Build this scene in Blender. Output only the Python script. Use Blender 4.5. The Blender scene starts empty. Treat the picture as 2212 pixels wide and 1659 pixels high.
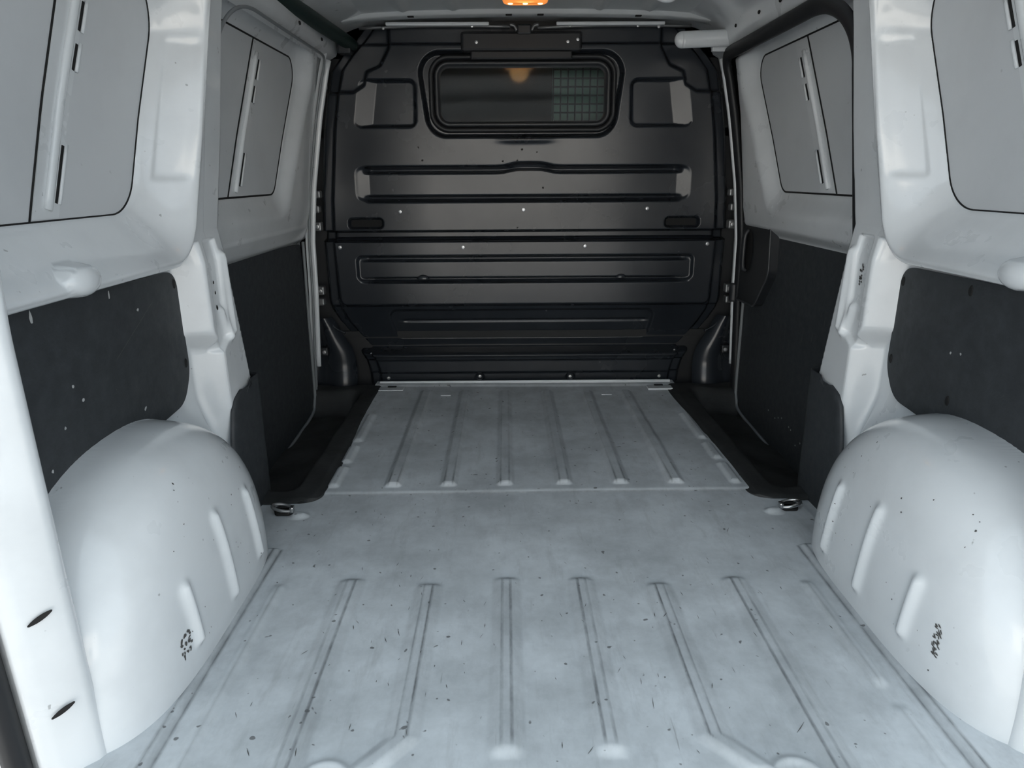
import bpy, math, random
import numpy as np
from mathutils import Vector, Matrix

random.seed(7)
rng = np.random.default_rng(7)
SC = bpy.context.scene
COL = SC.collection

# ------------------------------------------------------------------ camera
PITCH = math.radians(16.68)
YAW = math.radians(0.42)
ROLL = math.radians(0.30)
cam_d = bpy.data.cameras.new('camera')
cam = bpy.data.objects.new('camera', cam_d)
COL.objects.link(cam)
cam_d.sensor_fit = 'HORIZONTAL'
cam_d.sensor_width = 36.0
cam_d.lens = 36.0 * 1500.0 / 2212.0
cam_d.clip_start = 0.02
cam.location = (-0.075, 0.0, 0.8343)
fwd = Vector((math.sin(YAW) * math.cos(PITCH), math.cos(YAW) * math.cos(PITCH), -math.sin(PITCH)))
rt = fwd.cross(Vector((0, 0, 1))).normalized()
upv = rt.cross(fwd)
r2 = rt * math.cos(ROLL) - upv * math.sin(ROLL)
u2 = upv * math.cos(ROLL) + rt * math.sin(ROLL)
cam.matrix_world = Matrix.Translation(cam.location) @ Matrix((r2, u2, -fwd)).transposed().to_4x4()
SC.camera = cam

# ------------------------------------------------------------------ world, exposure
w = bpy.data.worlds.new('overcast_sky')
SC.world = w
w.use_nodes = True
nt = w.node_tree
nt.nodes.clear()
wo = nt.nodes.new('ShaderNodeOutputWorld')
bg = nt.nodes.new('ShaderNodeBackground')
tc = nt.nodes.new('ShaderNodeTexCoord')
sp = nt.nodes.new('ShaderNodeSeparateXYZ')
cr = nt.nodes.new('ShaderNodeValToRGB')
mp = nt.nodes.new('ShaderNodeMapRange')
mp.inputs['From Min'].default_value = -0.1
mp.inputs['From Max'].default_value = 1.0
nt.links.new(tc.outputs['Generated'], sp.inputs[0])
nt.links.new(sp.outputs['Z'], mp.inputs['Value'])
nt.links.new(mp.outputs[0], cr.inputs[0])
e = cr.color_ramp.elements
e[0].position = 0.05; e[0].color = (0.76, 0.87, 0.97, 1)
e[1].position = 0.9; e[1].color = (0.80, 0.92, 1.0, 1)
nt.links.new(cr.outputs[0], bg.inputs['Color'])
bg.inputs['Strength'].default_value = 0.9
nt.links.new(bg.outputs[0], wo.inputs['Surface'])

sun_d = bpy.data.lights.new('sun', 'SUN')
sun_d.energy = 14.0
sun_d.color = (1.0, 0.975, 0.94)
sun_d.angle = math.radians(0.6)
sun = bpy.data.objects.new('sun', sun_d)
COL.objects.link(sun)
sun.rotation_euler = (math.radians(-48), 0, math.radians(18))   # shines from ahead of the van on to what stands behind it

SC.view_settings.view_transform = 'Standard'
SC.view_settings.look = 'None'
SC.view_settings.gamma = 1.0
SC.view_settings.use_curve_mapping = False
SC.view_settings.exposure = 0.84


# ------------------------------------------------------------------ materials
def new_mat(name):
    m = bpy.data.materials.new(name)
    m.use_nodes = True
    b = m.node_tree.nodes['Principled BSDF']
    return m, m.node_tree, b


def simple(name, col, rough=0.5, metal=0.0, coat=0.0, spec=0.5, coat_rough=0.1):
    m, t, b = new_mat(name)
    b.inputs['Base Color'].default_value = (*col, 1)
    b.inputs['Roughness'].default_value = rough
    b.inputs['Metallic'].default_value = metal
    b.inputs['Coat Weight'].default_value = coat
    b.inputs['Coat Roughness'].default_value = coat_rough
    b.inputs['Specular IOR Level'].default_value = spec
    return m


def nd(t, kind, **kw):
    n = t.nodes.new(kind)
    for k, v in kw.items():
        n.inputs[k].default_value = v
    return n


def noise(t, scale, detail=4.0, rough=0.6, stretch=None, dist=0.0):
    n = nd(t, 'ShaderNodeTexNoise', Scale=scale, Detail=detail, Roughness=rough, Distortion=dist)
    c = t.nodes.new('ShaderNodeTexCoord')
    if stretch:
        mpn = t.nodes.new('ShaderNodeMapping')
        mpn.inputs['Scale'].default_value = stretch
        t.links.new(c.outputs['Object'], mpn.inputs[0])
        t.links.new(mpn.outputs[0], n.inputs['Vector'])
    else:
        t.links.new(c.outputs['Object'], n.inputs['Vector'])
    return n.outputs['Fac']


def ramp(t, fac, stops):
    r = t.nodes.new('ShaderNodeValToRGB')
    els = r.color_ramp.elements
    while len(els) > len(stops):
        els.remove(els[-1])
    while len(els) < len(stops):
        els.new(0.5)
    for el, (p, c) in zip(els, stops):
        el.position = p
        el.color = (*c, 1) if len(c) == 3 else c
    t.links.new(fac, r.inputs[0])
    return r.outputs[0]


def mix(t, fac, a, b):
    m = t.nodes.new('ShaderNodeMix')
    m.data_type = 'RGBA'
    for sock, v in ((m.inputs[0], fac), (m.inputs[6], a), (m.inputs[7], b)):
        if hasattr(v, 'is_linked'):
            t.links.new(v, sock)
        elif isinstance(v, tuple):
            sock.default_value = (*v, 1)
        else:
            sock.default_value = v
    return m.outputs[2]


def bump(t, b, height, strength=0.1, dist=0.002):
    n = nd(t, 'ShaderNodeBump', Strength=strength, Distance=dist)
    t.links.new(height, n.inputs['Height'])
    t.links.new(n.outputs[0], b.inputs['Normal'])


def paint_mat(name, col, rough, coat, grime, speck):
    m, t, b = new_mat(name)
    g = noise(t, 5.0, 5, 0.6)
    base = mix(t, ramp(t, g, [(0.45, (0, 0, 0)), (0.75, (grime,) * 3)]), col, tuple(c * 0.72 for c in col))
    s = noise(t, 55.0, 2, 0.5)
    base = mix(t, ramp(t, s, [(0.745, (0, 0, 0)), (0.775, (speck,) * 3)]), base, (0.10, 0.10, 0.10))
    t.links.new(base, b.inputs['Base Color'])
    r = ramp(t, noise(t, 9.0, 4), [(0.3, (rough - 0.05,) * 3), (0.7, (rough + 0.08,) * 3)])
    t.links.new(r, b.inputs['Roughness'])
    b.inputs['Coat Weight'].default_value = coat
    b.inputs['Coat Roughness'].default_value = 0.09
    bump(t, b, noise(t, 9.0, 2), 0.10, 0.006)
    return m


M_WHITE = paint_mat('white_body_paint', (0.70, 0.73, 0.75), 0.30, 0.8, 0.40, 0.5)
M_BLANK = paint_mat('white_outer_skin_paint', (0.59, 0.615, 0.635), 0.42, 0.1, 0.25, 0.2)
M_ROOF = paint_mat('roof_paint', (0.58, 0.61, 0.62), 0.42, 0.1, 0.3, 0.0)


def floor_mat():
    m, t, b = new_mat('scuffed_floor_paint')
    col = (0.60, 0.637, 0.665)
    g = noise(t, 4.0, 6, 0.68)
    base = mix(t, ramp(t, g, [(0.36, (0, 0, 0)), (0.66, (0.8,) * 3)]), col, (0.35, 0.375, 0.39))
    g2 = noise(t, 22.0, 5, 0.7, (1.0, 0.5, 1.0))
    base = mix(t, ramp(t, g2, [(0.50, (0, 0, 0)), (0.74, (0.42,) * 3)]), base, (0.33, 0.35, 0.37))
    s = noise(t, 26.0, 5, 0.7, (1.0, 0.16, 1.0))
    base = mix(t, ramp(t, s, [(0.56, (0, 0, 0)), (0.75, (0.4,) * 3)]), base, (0.29, 0.305, 0.31))
    f = noise(t, 90.0, 3, 0.6, (1.0, 0.08, 1.0))
    base = mix(t, ramp(t, f, [(0.71, (0, 0, 0)), (0.78, (0.45,) * 3)]), base, (0.15, 0.15, 0.155))
    k = noise(t, 60.0, 1, 0.5)
    base = mix(t, ramp(t, k, [(0.74, (0, 0, 0)), (0.77, (0.8,) * 3)]), base, (0.09, 0.09, 0.09))
    at = t.nodes.new('ShaderNodeAttribute')
    at.attribute_name = 'dirt_shade'
    dn = ramp(t, noise(t, 30.0, 4, 0.7, (1.0, 0.3, 1.0)), [(0.33, (0.35,) * 3), (0.60, (1, 1, 1))])
    mm = t.nodes.new('ShaderNodeMath')
    mm.operation = 'MULTIPLY'
    t.links.new(at.outputs['Fac'], mm.inputs[0])
    t.links.new(dn, mm.inputs[1])
    base = mix(t, mm.outputs[0], base, (0.075, 0.08, 0.085))
    t.links.new(base, b.inputs['Base Color'])
    t.links.new(ramp(t, g, [(0.3, (0.42,) * 3), (0.7, (0.6,) * 3)]), b.inputs['Roughness'])
    bump(t, b, noise(t, 7.0, 3), 0.12, 0.006)
    return m


M_FLOOR = floor_mat()


def black_mat(name, col, rough, var=0.12, bumps=0.15, scale=18.0, dust=0.0):
    m, t, b = new_mat(name)
    g = noise(t, scale * 0.25, 5, 0.6)
    base = mix(t, ramp(t, g, [(0.4, (0, 0, 0)), (0.75, (dust,) * 3)]), col, tuple(c * 2.2 + 0.01 for c in col))
    t.links.new(base, b.inputs['Base Color'])
    t.links.new(ramp(t, noise(t, scale * 0.4, 4), [(0.3, (rough - var / 2,) * 3), (0.7, (rough + var / 2,) * 3)]), b.inputs['Roughness'])
    bump(t, b, noise(t, scale, 4), bumps, 0.002)
    return m


M_BULK = black_mat('black_painted_steel', (0.017, 0.0205, 0.0255), 0.25, 0.10, 0.06, 9.0, 0.25)
M_BULKD = simple('black_backing', (0.012, 0.013, 0.015), 0.5)
M_CARD = black_mat('charcoal_hardboard', (0.030, 0.034, 0.038), 0.55, 0.1, 0.25, 120.0, 0.3)
M_RUBBER = black_mat('black_rubber', (0.020, 0.0215, 0.022), 0.62, 0.15, 0.5, 40.0, 0.5)
M_SEAL = simple('black_seal_rubber', (0.013, 0.014, 0.016), 0.5)
M_PLAST = simple('black_plastic', (0.020, 0.022, 0.025), 0.40)
M_RIM = simple('latch_rim_plastic', (0.05, 0.054, 0.058), 0.4)
M_GREYTRIM = simple('grey_edge_trim', (0.20, 0.215, 0.225), 0.45)
M_SCREW = simple('zinc_screw', (0.55, 0.56, 0.57), 0.35, 0.85)
M_STEEL = simple('bright_steel', (0.6, 0.6, 0.6), 0.22, 1.0)
M_DSTEEL = simple('dull_grey_metal', (0.22, 0.225, 0.23), 0.4, 0.6)
M_DARK = simple('hole_black', (0.004, 0.004, 0.004), 0.8)
M_GREEN = simple('dark_green_lining', (0.010, 0.026, 0.023), 0.5)
M_MESH = simple('dark_green_guard_bars', (0.010, 0.025, 0.02), 0.45)
M_BLUE = simple('blue_sticker', (0.02, 0.05, 0.22), 0.4)
M_MARK = simple('white_chip_mark', (0.45, 0.46, 0.46), 0.6)
M_SCUFF = simple('dark_scuff_mark', (0.07, 0.068, 0.065), 0.7)
M_CAB = simple('cab_dark_lining', (0.02, 0.021, 0.022), 0.8)
M_ASPH = simple('asphalt', (0.20, 0.20, 0.20), 0.9)


def lens_mat():
    m, t, b = new_mat('amber_lamp_lens')
    b.inputs['Base Color'].default_value = (0.85, 0.32, 0.08, 1)
    b.inputs['Roughness'].default_value = 0.25
    b.inputs['Emission Color'].default_value = (1.0, 0.30, 0.06, 1)
    b.inputs['Emission Strength'].default_value = 0.42
    return m


M_LENS = lens_mat()
m, t, b = new_mat('lamp_bulb_glow')
b.inputs['Base Color'].default_value = (1, 0.8, 0.4, 1)
b.inputs['Emission Color'].default_value = (1.0, 0.72, 0.32, 1)
b.inputs['Emission Strength'].default_value = 1.6
M_BULB = m
m, t, b = new_mat('tinted_glass')
b.inputs['Base Color'].default_value = (0.75, 0.80, 0.80, 1)
b.inputs['Transmission Weight'].default_value = 1.0
b.inputs['Roughness'].default_value = 0.09
b.inputs['IOR'].default_value = 1.5
M_GLASS = m


# ------------------------------------------------------------------ object helpers
def link(o, parent=None):
    COL.objects.link(o)
    if parent is not None:
        o.parent = parent
    return o


def thing(name, label, cat, loc=(0, 0, 0), group=None):
    o = bpy.data.objects.new(name, None)
    o.empty_display_size = 0.05
    o.location = loc
    link(o)
    o['label'] = label
    o['category'] = cat
    if group:
        o['group'] = group
    return o


def tag(o, label, cat, group=None):
    o['label'] = label
    o['category'] = cat
    if group:
        o['group'] = group
    return o


def struct(o):
    o['kind'] = 'structure'
    return o


def mesh_obj(name, verts, faces, mat, parent=None, smooth=True, normals=None, loc=None):
    me = bpy.data.meshes.new(name)
    verts = np.asarray(verts, dtype=np.float64)
    org = np.zeros(3)
    if loc is not None:
        org = np.asarray(loc, float)
    elif parent is not None:
        org = np.array(parent.location) if parent.parent is None else np.array(parent.location) + np.array(parent.parent.location)
    me.from_pydata((verts - org).tolist(), [], faces if isinstance(faces, list) else faces.tolist())
    me.polygons.foreach_set('use_smooth', np.full(len(me.polygons), smooth))
    if mat is not None:
        me.materials.append(mat)
    me.update()
    if normals is not None:
        me.normals_split_custom_set_from_vertices(np.asarray(normals).tolist())
    o = bpy.data.objects.new(name, me)
    link(o, parent)
    if parent is None and loc is not None:
        o.location = loc
    return o


def grid_normals(P):
    du = np.gradient(P, axis=0)
    dv = np.gradient(P, axis=1)
    n = np.cross(du, dv)
    n /= np.linalg.norm(n, axis=2, keepdims=True) + 1e-12
    return n


def grid_obj(name, P, mat, parent=None, mask=None, flip=False, attr=None, custom=True):
    """P [nu,nv,3]; mask [nu-1,nv-1] of the faces kept."""
    nu, nv = P.shape[:2]
    idx = np.arange(nu * nv).reshape(nu, nv)
    q = np.stack([idx[:-1, :-1], idx[1:, :-1], idx[1:, 1:], idx[:-1, 1:]], axis=-1)
    if flip:
        q = q[..., ::-1]
    f = q.reshape(-1, 4) if mask is None else q[mask]
    used = np.unique(f)
    remap = -np.ones(nu * nv, dtype=int)
    remap[used] = np.arange(len(used))
    V = P.reshape(-1, 3)[used]
    N = None
    if custom:
        n = grid_normals(P)
        if flip:
            n = -n
        N = n.reshape(-1, 3)[used]
    o = mesh_obj(name, V, remap[f], mat, parent, True, N)
    if attr:
        for k, a in attr.items():
            at = o.data.attributes.new(k, 'FLOAT', 'POINT')
            at.data.foreach_set('value', a.reshape(-1)[used].astype(np.float32))
    return o


def box_geo(c, s, bev=0.0):
    """chamfered box centred c with full sizes s: verts, faces"""
    cx, cy, cz = c
    hx, hy, hz = s[0] / 2, s[1] / 2, s[2] / 2
    if bev <= 0:
        v = [(cx + a * hx, cy + b_ * hy, cz + d * hz) for a in (-1, 1) for b_ in (-1, 1) for d in (-1, 1)]
        f = [(0, 1, 3, 2), (4, 6, 7, 5), (0, 4, 5, 1), (2, 3, 7, 6), (0, 2, 6, 4), (1, 5, 7, 3)]
        return v, f
    import bmesh
    bm = bmesh.new()
    bmesh.ops.create_cube(bm, size=1.0, matrix=Matrix.Translation(c) @ Matrix.Diagonal((*s, 1)))
    bmesh.ops.bevel(bm, geom=list(bm.edges), offset=bev, segments=2, affect='EDGES', profile=0.5)
    bm.verts.ensure_lookup_table()
    v = [tuple(p.co) for p in bm.verts]
    f = [tuple(p.index for p in q.verts) for q in bm.faces]
    bm.free()
    return v, f


def box(name, c, s, mat, parent=None, bev=0.0, rot=None):
    v, f = box_geo((0, 0, 0), s, bev)
    v = np.array(v)
    if rot is not None:
        v = v @ np.array(rot.to_3x3()).T
    return mesh_obj(name, v + np.array(c), f, mat, parent, False)


def merge(parts):
    V, Fs, n = [], [], 0
    for v, f in parts:
        V += [tuple(p) for p in v]
        Fs += [tuple(i + n for i in q) for q in f]
        n += len(v)
    return V, Fs


def tube_geo(path, ra, rb=None, n=10, up=(0, 0, 1), closed=False, caps=True):
    """elliptical sweep along path; ra across (side), rb along the up-ish normal"""
    rb = ra if rb is None else rb
    P = np.asarray(path, float)
    T = np.roll(P, -1, 0) - np.roll(P, 1, 0) if closed else np.gradient(P, axis=0)
    T /= np.linalg.norm(T, axis=1, keepdims=True)
    U = np.asarray(up, float)
    V, Fs = [], []
    for p, tt in zip(P, T):
        s = np.cross(tt, U)
        s /= np.linalg.norm(s) + 1e-9
        u = np.cross(s, tt)
        for k in range(n):
            a = 2 * math.pi * k / n
            V.append(p + s * ra * math.cos(a) + u * rb * math.sin(a))
    m_ = len(P)
    for i in range(m_ if closed else m_ - 1):
        j = (i + 1) % m_
        for k in range(n):
            k2 = (k + 1) % n
            Fs.append((i * n + k, i * n + k2, j * n + k2, j * n + k))
    if not closed and caps:
        Fs.append(tuple(range(n))[::-1])
        Fs.append(tuple((m_ - 1) * n + k for k in range(n)))
    return [tuple(v) for v in V], Fs


def tube(name, path, ra, rb=None, mat=None, parent=None, n=10, up=(0, 0, 1), closed=False):
    v, f = tube_geo(path, ra, rb, n, up, closed)
    return mesh_obj(name, v, f, mat, parent, True)


def smooth_path(pts, per=8):
    """Catmull-Rom through pts"""
    P = np.asarray(pts, float)
    Q = np.vstack([2 * P[0] - P[1], P, 2 * P[-1] - P[-2]])
    out = []
    for i in range(1, len(Q) - 2):
        for k in range(per):
            s = k / per
            out.append(0.5 * ((2 * Q[i]) + (-Q[i - 1] + Q[i + 1]) * s + (2 * Q[i - 1] - 5 * Q[i] + 4 * Q[i + 1] - Q[i + 2]) * s ** 2
                              + (-Q[i - 1] + 3 * Q[i] - 3 * Q[i + 1] + Q[i + 2]) * s ** 3))
    out.append(P[-1])
    return np.array(out)


def poly_sdf(x, y, pts):
    """signed distance to a polygon (negative inside)"""
    pts = np.asarray(pts, float)
    d = np.full(x.shape, 1e9)
    inside = np.zeros(x.shape, bool)
    n = len(pts)
    for i in range(n):
        a = pts[i]
        c = pts[(i + 1) % n]
        ex, ey = c - a
        wx, wy = x - a[0], y - a[1]
        tt = np.clip((wx * ex + wy * ey) / (ex * ex + ey * ey), 0, 1)
        d = np.minimum(d, (wx - ex * tt) ** 2 + (wy - ey * tt) ** 2)
        cond = ((a[1] <= y) & (c[1] > y)) | ((c[1] <= y) & (a[1] > y))
        xi = a[0] + (y - a[1]) / (c[1] - a[1] + 1e-12) * (c[0] - a[0])
        inside ^= cond & (x < xi)
    return np.where(inside, -1, 1) * np.sqrt(d)


def inset(pts, r):
    """inset a convex polygon by r"""
    pts = np.asarray(pts, float)
    n = len(pts)
    area = 0.5 * sum(pts[i][0] * pts[(i + 1) % n][1] - pts[(i + 1) % n][0] * pts[i][1] for i in range(n))
    sg = 1 if area > 0 else -1
    lines = []
    for i in range(n):
        a, c = pts[i], pts[(i + 1) % n]
        dv = (c - a) / np.linalg.norm(c - a)
        nn = np.array([-dv[1], dv[0]]) * sg
        lines.append((a + nn * r, dv))
    out = []
    for i in range(n):
        p, d1 = lines[i - 1]
        q, d2 = lines[i]
        A = np.array([d1, -d2]).T
        s = np.linalg.solve(A, q - p)
        out.append(p + d1 * s[0])
    return np.array(out)


def rpoly_sdf(x, y, pts, r):
    return poly_sdf(x, y, inset(pts, r)) - r


def rpoly_outline(pts, r, seg=8):
    """outline points of a convex polygon with rounded corners"""
    ins = inset(pts, r)
    n = len(ins)
    out = []
    P = np.asarray(pts, float)
    for i in range(n):
        d1 = P[i] - P[i - 1]
        d2 = P[(i + 1) % n] - P[i]
        area = sum(P[k][0] * P[(k + 1) % n][1] - P[(k + 1) % n][0] * P[k][1] for k in range(n))
        sg = 1 if area > 0 else -1
        a1 = math.atan2(-d1[0] * sg, d1[1] * sg)
        a2 = math.atan2(-d2[0] * sg, d2[1] * sg)
        da = (a2 - a1 + math.pi) % (2 * math.pi) - math.pi
        for k in range(seg + 1):
            a = a1 + da * k / seg
            out.append(ins[i] + r * np.array([math.cos(a), math.sin(a)]))
    return np.array(out)


def sst(a, b_, x):
    tt = np.clip((x - a) / (b_ - a), 0, 1)
    return tt * tt * (3 - 2 * tt)


def smin(a, b_, k):
    h = np.clip(0.5 + 0.5 * (b_ - a) / k, 0, 1)
    return b_ + (a - b_) * h - k * h * (1 - h)


def plate(name, outline, xf, thick, s, mat, parent, rings=10, out_dir=1):
    """sheet in the (y,z) plane with outline [(y,z)], standing at |x| = xf(y,z); front faces inwards; skirt of given thickness"""
    O = np.asarray(outline, float)
    # resample densely
    n = len(O)
    c = O.mean(0)
    V, Fs = [], []
    for k in range(rings + 1):
        q = c + (O - c) * (1 - k / rings * 0.999)
        for y, z in q:
            V.append((s * float(xf(y, z)), y, z))
    for k in range(rings):
        for i in range(n):
            j = (i + 1) % n
            Fs.append((k * n + i, k * n + j, (k + 1) * n + j, (k + 1) * n + i))
    b0 = len(V)
    for y, z in O:
        V.append((s * (float(xf(y, z)) + thick), y, z))
    for i in range(n):
        j = (i + 1) % n
        Fs.append((b0 + i, b0 + j, j, i))
    o = mesh_obj(name, V, Fs, mat, parent, True)
    ms = o.data
    ms.set_sharp_from_angle(angle=math.radians(40))
    return o


def dens(O, step=0.03):
    O = np.asarray(O, float)
    out = []
    for i in range(len(O)):
        a, c = O[i], O[(i + 1) % len(O)]
        m_ = max(1, int(np.linalg.norm(c - a) / step))
        for k in range(m_):
            out.append(a + (c - a) * k / m_)
    return np.array(out)


# ------------------------------------------------------------------ shared curves of the shell (|x| from height)
TZ = [-0.2, 0.0, 0.28, 0.40, 0.60, 0.80, 1.04, 1.20, 1.28, 1.40]
TX = [0.855, 0.852, 0.838, 0.832, 0.828, 0.806, 0.764, 0.727, 0.703, 0.660]


def trim_x(z):
    return np.interp(z, TZ, TX)


def rec_r(z):      # blank panel of the rear quarter
    return np.interp(z, [0.5, 0.77, 0.95, 1.15, 1.4], [0.845, 0.835, 0.815, 0.785, 0.74])


def rec_f(z):      # blank panel of the door section
    return np.interp(z, [0.5, 0.77, 0.95, 1.2, 1.4], [0.845, 0.832, 0.815, 0.785, 0.75])


REC_R = [(1.448, 0.766), (1.575, 1.21), (0.93, 1.21), (0.93, 0.766)]
REC_F = [(2.35, 0.780), (2.575, 1.212), (1.72, 1.212), (1.72, 0.780)]
PROT = [(1.543, 0.655), (1.640, 1.6), (0.4, 1.6), (0.4, 0.655)]
ARIBS = [((1.325, 0.205), (1.350, 0.055)), ((1.172, 0.230), (1.197, 0.055)), ((1.028, 0.170), (1.040, 0.065))]


def capsule(y, z, a, c):
    ey, ez = c[0] - a[0], c[1] - a[1]
    tt = np.clip(((y - a[0]) * ey + (z - a[1]) * ez) / (ey * ey + ez * ez), 0, 1)
    return np.hypot(y - a[0] - tt * ey, z - a[1] - tt * ez), tt


def arch_x(y, z):
    yc = 1.195
    A = np.where(y > yc, 0.340, 0.385)
    q = (np.abs((y - yc) / A) ** 2.4 + (np.maximum(z, 0) / 0.385) ** 2.4) ** (1 / 2.4)
    x = 0.87 - 0.256 * np.power(np.clip(1 - np.power(q, 4.0), 0, 1), 1 / 4.0) + 0.5 * np.clip(q - 1, 0, None)
    for a, c in ARIBS:
        d, tt = capsule(y, z, a, c)
        x = x - 0.010 * np.exp(-(d / 0.011) ** 2)
    return x


def wall_rear_x(y, z, arch=True):
    r = rpoly_sdf(y, z, REC_R, 0.085)
    p = rpoly_sdf(y, z, PROT, 0.10)
    E = np.interp(z, [0.6, 0.66, 0.72, 0.92, 1.15, 1.4], [0.745, 0.745, 0.738, 0.703, 0.670, 0.63])
    rec = rec_r(z)
    tt = np.clip(r / (np.clip(r, 1e-4, None) + np.clip(-p, 0, None) + 1e-6), 0, 1)
    S = sst(-0.05, 1.02, tt) * 0.55 + 0.45 * tt
    xin = rec - 0.004 + (E - rec + 0.004) * np.clip(S, 0, 1)
    xin = xin + 0.006 * sst(0.22, 0.34, tt) * sst(0.80, 0.66, tt) * sst(0.822, 0.842, z) * sst(1.112, 1.092, z) * (y > 1.3)
    # rounding at the very edge of the box section
    xin = xin + 0.012 * np.exp(-(np.clip(-p, 0, None) / 0.008) ** 2)
    # dark seam groove round the blank panel
    xin = xin + 0.010 * sst(0.006, -0.008, r)
    strip = np.interp(z, [0.0, 0.30, 0.65, 0.72, 0.92, 1.15, 1.4], [0.742, 0.745, 0.748, 0.760, 0.731, 0.700, 0.66])
    yf = np.interp(z, [0.0, 0.30, 0.335, 0.64, 0.93, 1.4], [1.69, 1.70, 1.750, 1.690, 1.70, 1.70])
    sh = 0.042 * sst(0.50, 0.44, z)
    post = 0.812 + (strip - 0.812) * sst(1.528, 1.572, y - sh)
    post = post - 0.055 * sst(0.36, 0.18, z) * sst(1.40, 1.48, y) * sst(1.605, 1.55, y)
    # pressed pocket and ridge of the post
    pk = rpoly_sdf(y, z, [(1.592, 0.43), (1.652, 0.47), (1.652, 0.72), (1.592, 0.72)], 0.012)
    post = post + 0.011 * sst(0.006, -0.006, pk) * (y > 1.5)
    rg, _ = capsule(y, z, (1.668, 0.66), (1.678, 0.475))
    post = post - 0.010 * np.exp(-(rg / 0.009) ** 2)
    rg2, _ = capsule(y, z, (1.64, 0.53), (1.655, 0.465))
    post = post - 0.012 * np.exp(-(rg2 / 0.010) ** 2)
    post = post + (0.875 - post) * sst(0.0, 0.02, y - yf)
    up_out = strip + (0.875 - strip) * sst(0.0, 0.02, y - yf)
    out = np.where(z > 0.70, up_out, post)
    k = sst(-0.001, 0.011, p)
    x = xin + (out - xin) * k
    # half dome bracket under the shelf lip
    dm = np.sqrt(((y - 1.118) / 0.046) ** 2 + ((z - 0.678) / 0.027) ** 2)
    x = np.where(dm < 1, np.minimum(x, 0.758 - 0.024 * np.sqrt(np.clip(1 - dm ** 2, 0, 1))), x)
    if not arch:
        return x
    a = arch_x(y, z)
    kk = 0.012 + 0.085 * sst(1.30, 1.50, y) * sst(0.05, 0.25, z)
    return smin(x, a, kk)


def door_x(y, z, turn):
    r = rpoly_sdf(y, z, REC_F, 0.055)
    rec = rec_f(z)
    fr = np.interp(z, [-0.2, 0.60, 0.632, 0.66, 0.72, 0.80, 1.04, 1.20, 1.3], [0.862, 0.862, 0.85, 0.815, 0.803, 0.795, 0.765, 0.735, 0.712])
    fr = fr + turn * sst(2.640, 2.700, y) + (0.035 if turn > 0.02 else 0.0) * sst(1.218, 1.250, z)
    if turn < 0.02:
        fr = np.where((z > 0.595) & (z < 0.66), np.interp(z, [0.595, 0.612, 0.66], [0.862, 0.835, 0.812]) + turn * sst(2.640, 2.700, y), fr)
    S = sst(0.0, 0.085, r)
    x = rec - 0.003 + (np.minimum(fr, rec) - rec + 0.003) * S
    x = np.where(z < 0.66, np.maximum(x, fr), x)
    x = x + 0.009 * sst(0.006, -0.008, r)
    return x


# ------------------------------------------------------------------ side shells (mirrored)
def outer_box(name, c, s, parent):
    return box(name, c, s, M_WHITE, parent)


def seam_ring(parent, outline, xf, s, r=0.0020):
    tube('edge_seam', [(s * (float(xf(z)) - 0.0004), y, z) for y, z in outline], r, 0.0016, M_DARK, parent, 6, up=(s, 0, 0), closed=True)


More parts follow.
